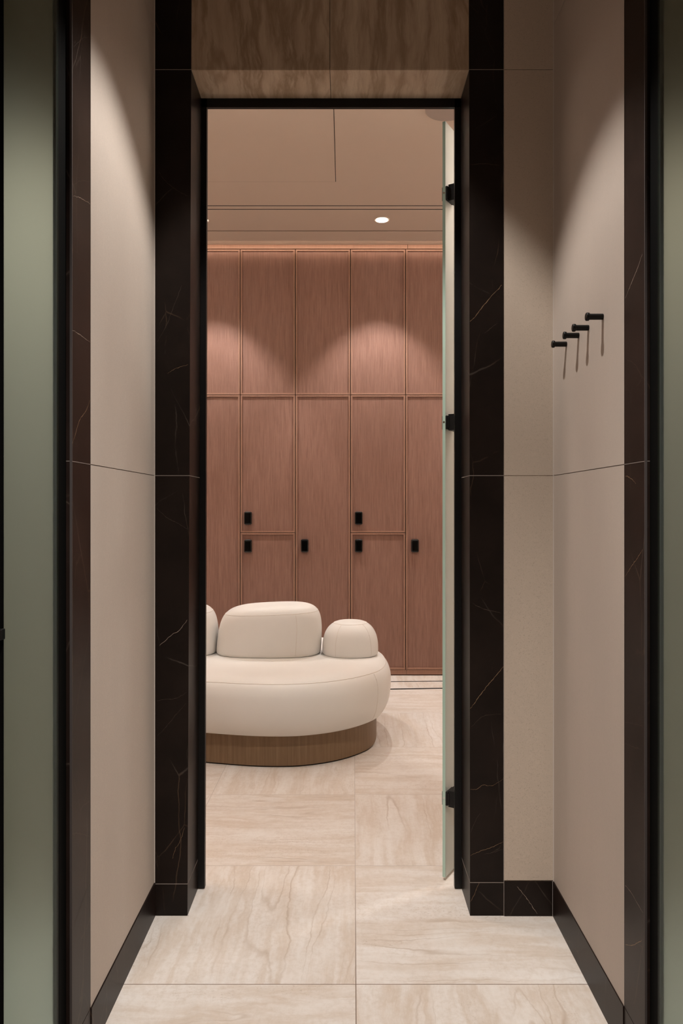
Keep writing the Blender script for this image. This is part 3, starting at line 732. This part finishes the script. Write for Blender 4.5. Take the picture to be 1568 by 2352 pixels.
cushion('armrest_cushion', None, 0.033, 3.850, 0.149, 0.145, 0.178, dome, n=2.15, seam_s=0.93, vseams=(-120, -45, 60, 150))

# ------------------------------------------------------------------ coat hooks
hk = [(1384.0, 727.5), (1351.0, 753.0), (1328.5, 770.5), (1300.5, 790.5)]
labs = ['nearest black peg hook, highest in the photo, on the right stone wall', 'second nearest black peg hook on the right stone wall',
        'third black peg hook along the right stone wall', 'farthest black peg hook, overlapping the corner with the portal wall']
proto = None
def make_hook(x, y, z):
    t = thing('coat_hook', labs[0], 'coat hook', (XR, y, z), 'black coat hooks in a row')
    bm = bmesh.new(); lathe(bm, (XR, y, z), (-1, 0, 0), [(-0.002, 0.0058), (0.0, 0.0068), (0.0015, 0.0072), (0.031, 0.0072), (0.0335, 0.0072)], 32)
    link('peg', bm, M_hook, t, True)
    bm = bmesh.new(); lathe(bm, (XR, y, z), (-1, 0, 0), [(0.0325, 0.0078), (0.0333, 0.0094), (0.0345, 0.0099), (0.0385, 0.0099), (0.0400, 0.0093), (0.0408, 0.0080), (0.0410, 0.004)], 32)
    link('end_cap', bm, M_hook, t, True)
    return t
for i, (xp, yp) in enumerate(hk):
    Y = XR * FPX / (xp - 790); Z = 1.2 + (1168 - yp) * Y / FPX
    if proto is None: proto = make_hook(xp, Y, Z)
    else:
        r = proto.copy(); C.objects.link(r); r.location = (XR, Y, Z); r['label'] = labs[i]
        for ch in list(proto.children):
            c = ch.copy(); C.objects.link(c); c.parent = r

# ------------------------------------------------------------------ open glass door
A = Vector((0.3172, 2.3215, 0)); D = Vector((0.52, 0.854, 0)).normalized(); N2 = Vector((0.854, -0.52, 0)).normalized(); TH = 0.010
def P2(s, n): p = A + D*s + N2*n; return (p.x, p.y)
gd = thing('glass_door', 'frosted glass door leaf standing open at the right of the doorway', 'glass door', (A.x, A.y, 0.012))
bm = bmesh.new()
q = [P2(0, 0), P2(0.76, 0), P2(0.76, TH), P2(0, TH)]
vs = prism(bm, q, q, 0.012, 2.447)
for f in bm.faces:
    nrm = f.normal if f.normal.length > 0 else None
    f.normal_update(); f.material_index = 0 if abs(f.normal.dot(N2)) > 0.9 else 1
link('glass_pane', bm, [M_doorglass, M_edge], gd)
for zc in (2.216, 1.4775, 0.266):
    bm = bmesh.new(); q = [P2(0.0, TH), P2(0.052, TH), P2(0.052, TH + 0.0075), P2(0.0, TH + 0.0075)]
    prism(bm, q, q, zc - 0.022, zc + 0.022); bevel_all(bm, 0.0015, 2)
    q = [P2(0.004, TH + 0.0085), P2(0.055, TH + 0.0085), P2(0.055, TH + 0.032), P2(0.004, TH + 0.032)]
    b2 = bmesh.new()
    prism(bm, q, q, zc - 0.026, zc + 0.026)
    q = [P2(0.002, TH + 0.006), P2(0.03, TH + 0.006), P2(0.03, TH + 0.012), P2(0.002, TH + 0.012)]
    prism(bm, q, q, zc - 0.018, zc + 0.018)
    hg = link('hinge', bm, M_black, gd)
    bm = bmesh.new(); q = [P2(0.002, -0.0022), P2(0.05, -0.0022), P2(0.05, 0), P2(0.002, 0)]
    prism(bm, q, q, zc - 0.0225, zc + 0.0205); link('backplate', bm, M_black, hg)
    bm = bmesh.new(); p = P2(-0.0006, TH / 2); cyl(bm, (p[0], p[1], zc + 0.001), (p[0] + 0.0003, p[1] + 0.0008, zc + 0.001), 0.0032, n=16); link('bolt', bm, M_chrome, hg)
    b2.free()

# ------------------------------------------------------------------ frosted glass fronts near the camera
M_edge_d = plain('dark_green_glass_edge', (0.004, 0.008, 0.005), 0.5, 0.1)
def pane(x0, x1, y0, y1, z0, z1, parent):
    bm = bmesh.new(); box(bm, x0, x1, y0, y1, z0, z1)
    for f in bm.faces:
        f.normal_update(); f.material_index = 1 if abs(f.normal.x) > 0.9 else 0
    return link('glass_pane', bm, [M_frost, M_edge_d], parent)
gp = thing('glass_partition', 'tall greenish frosted glass panel at the left edge of the photo', 'glass partition', (-0.61, 1.42, 0), 'frosted shower fronts')
pane(-0.668, -0.5620, 1.408, 1.416, 0.0, VCEIL, gp)
bm = bmesh.new(); box(bm, -0.5760, -0.5680, 1.434, Y0 - 0.002, 0.0, VCEIL); box(bm, -0.5720, -0.5640, 1.4165, 1.434, 0.0, VCEIL); link('channel', bm, M_rubber, gp)
gs = thing('glass_door', 'frosted shower door with a black stile and latch, just entering at the far left', 'glass door', (-0.70, 1.40, 0))
pane(-1.54, -0.70, 1.392, 1.400, 0.01, VCEIL - 0.02, gs)
bm = bmesh.new(); box(bm, -0.705, -0.6525, 1.377, 1.380, 0.0, VCEIL); box(bm, -0.705, -0.672, 1.38, 1.41, 0.0, VCEIL); link('stile', bm, M_rubber, gs)
bm = bmesh.new(); box(bm, -0.70, -0.6475, 1.362, 1.3768, 0.950, 0.971); bevel_all(bm, 0.002, 2); link('latch', bm, M_black, gs)
gp = thing('glass_partition', 'tall greenish frosted glass panel at the right edge of the photo', 'glass partition', (0.9, 1.42, 0), 'frosted shower fronts')
pane(0.6170, 1.60, 1.408, 1.416, 0.0, VCEIL, gp)
bm = bmesh.new(); box(bm, 0.6247, 0.6330, 1.434, Y0 - 0.002, 0.0, VCEIL); box(bm, 0.6190, 0.6280, 1.4165, 1.434, 0.0, VCEIL); link('channel', bm, M_rubber, gp)
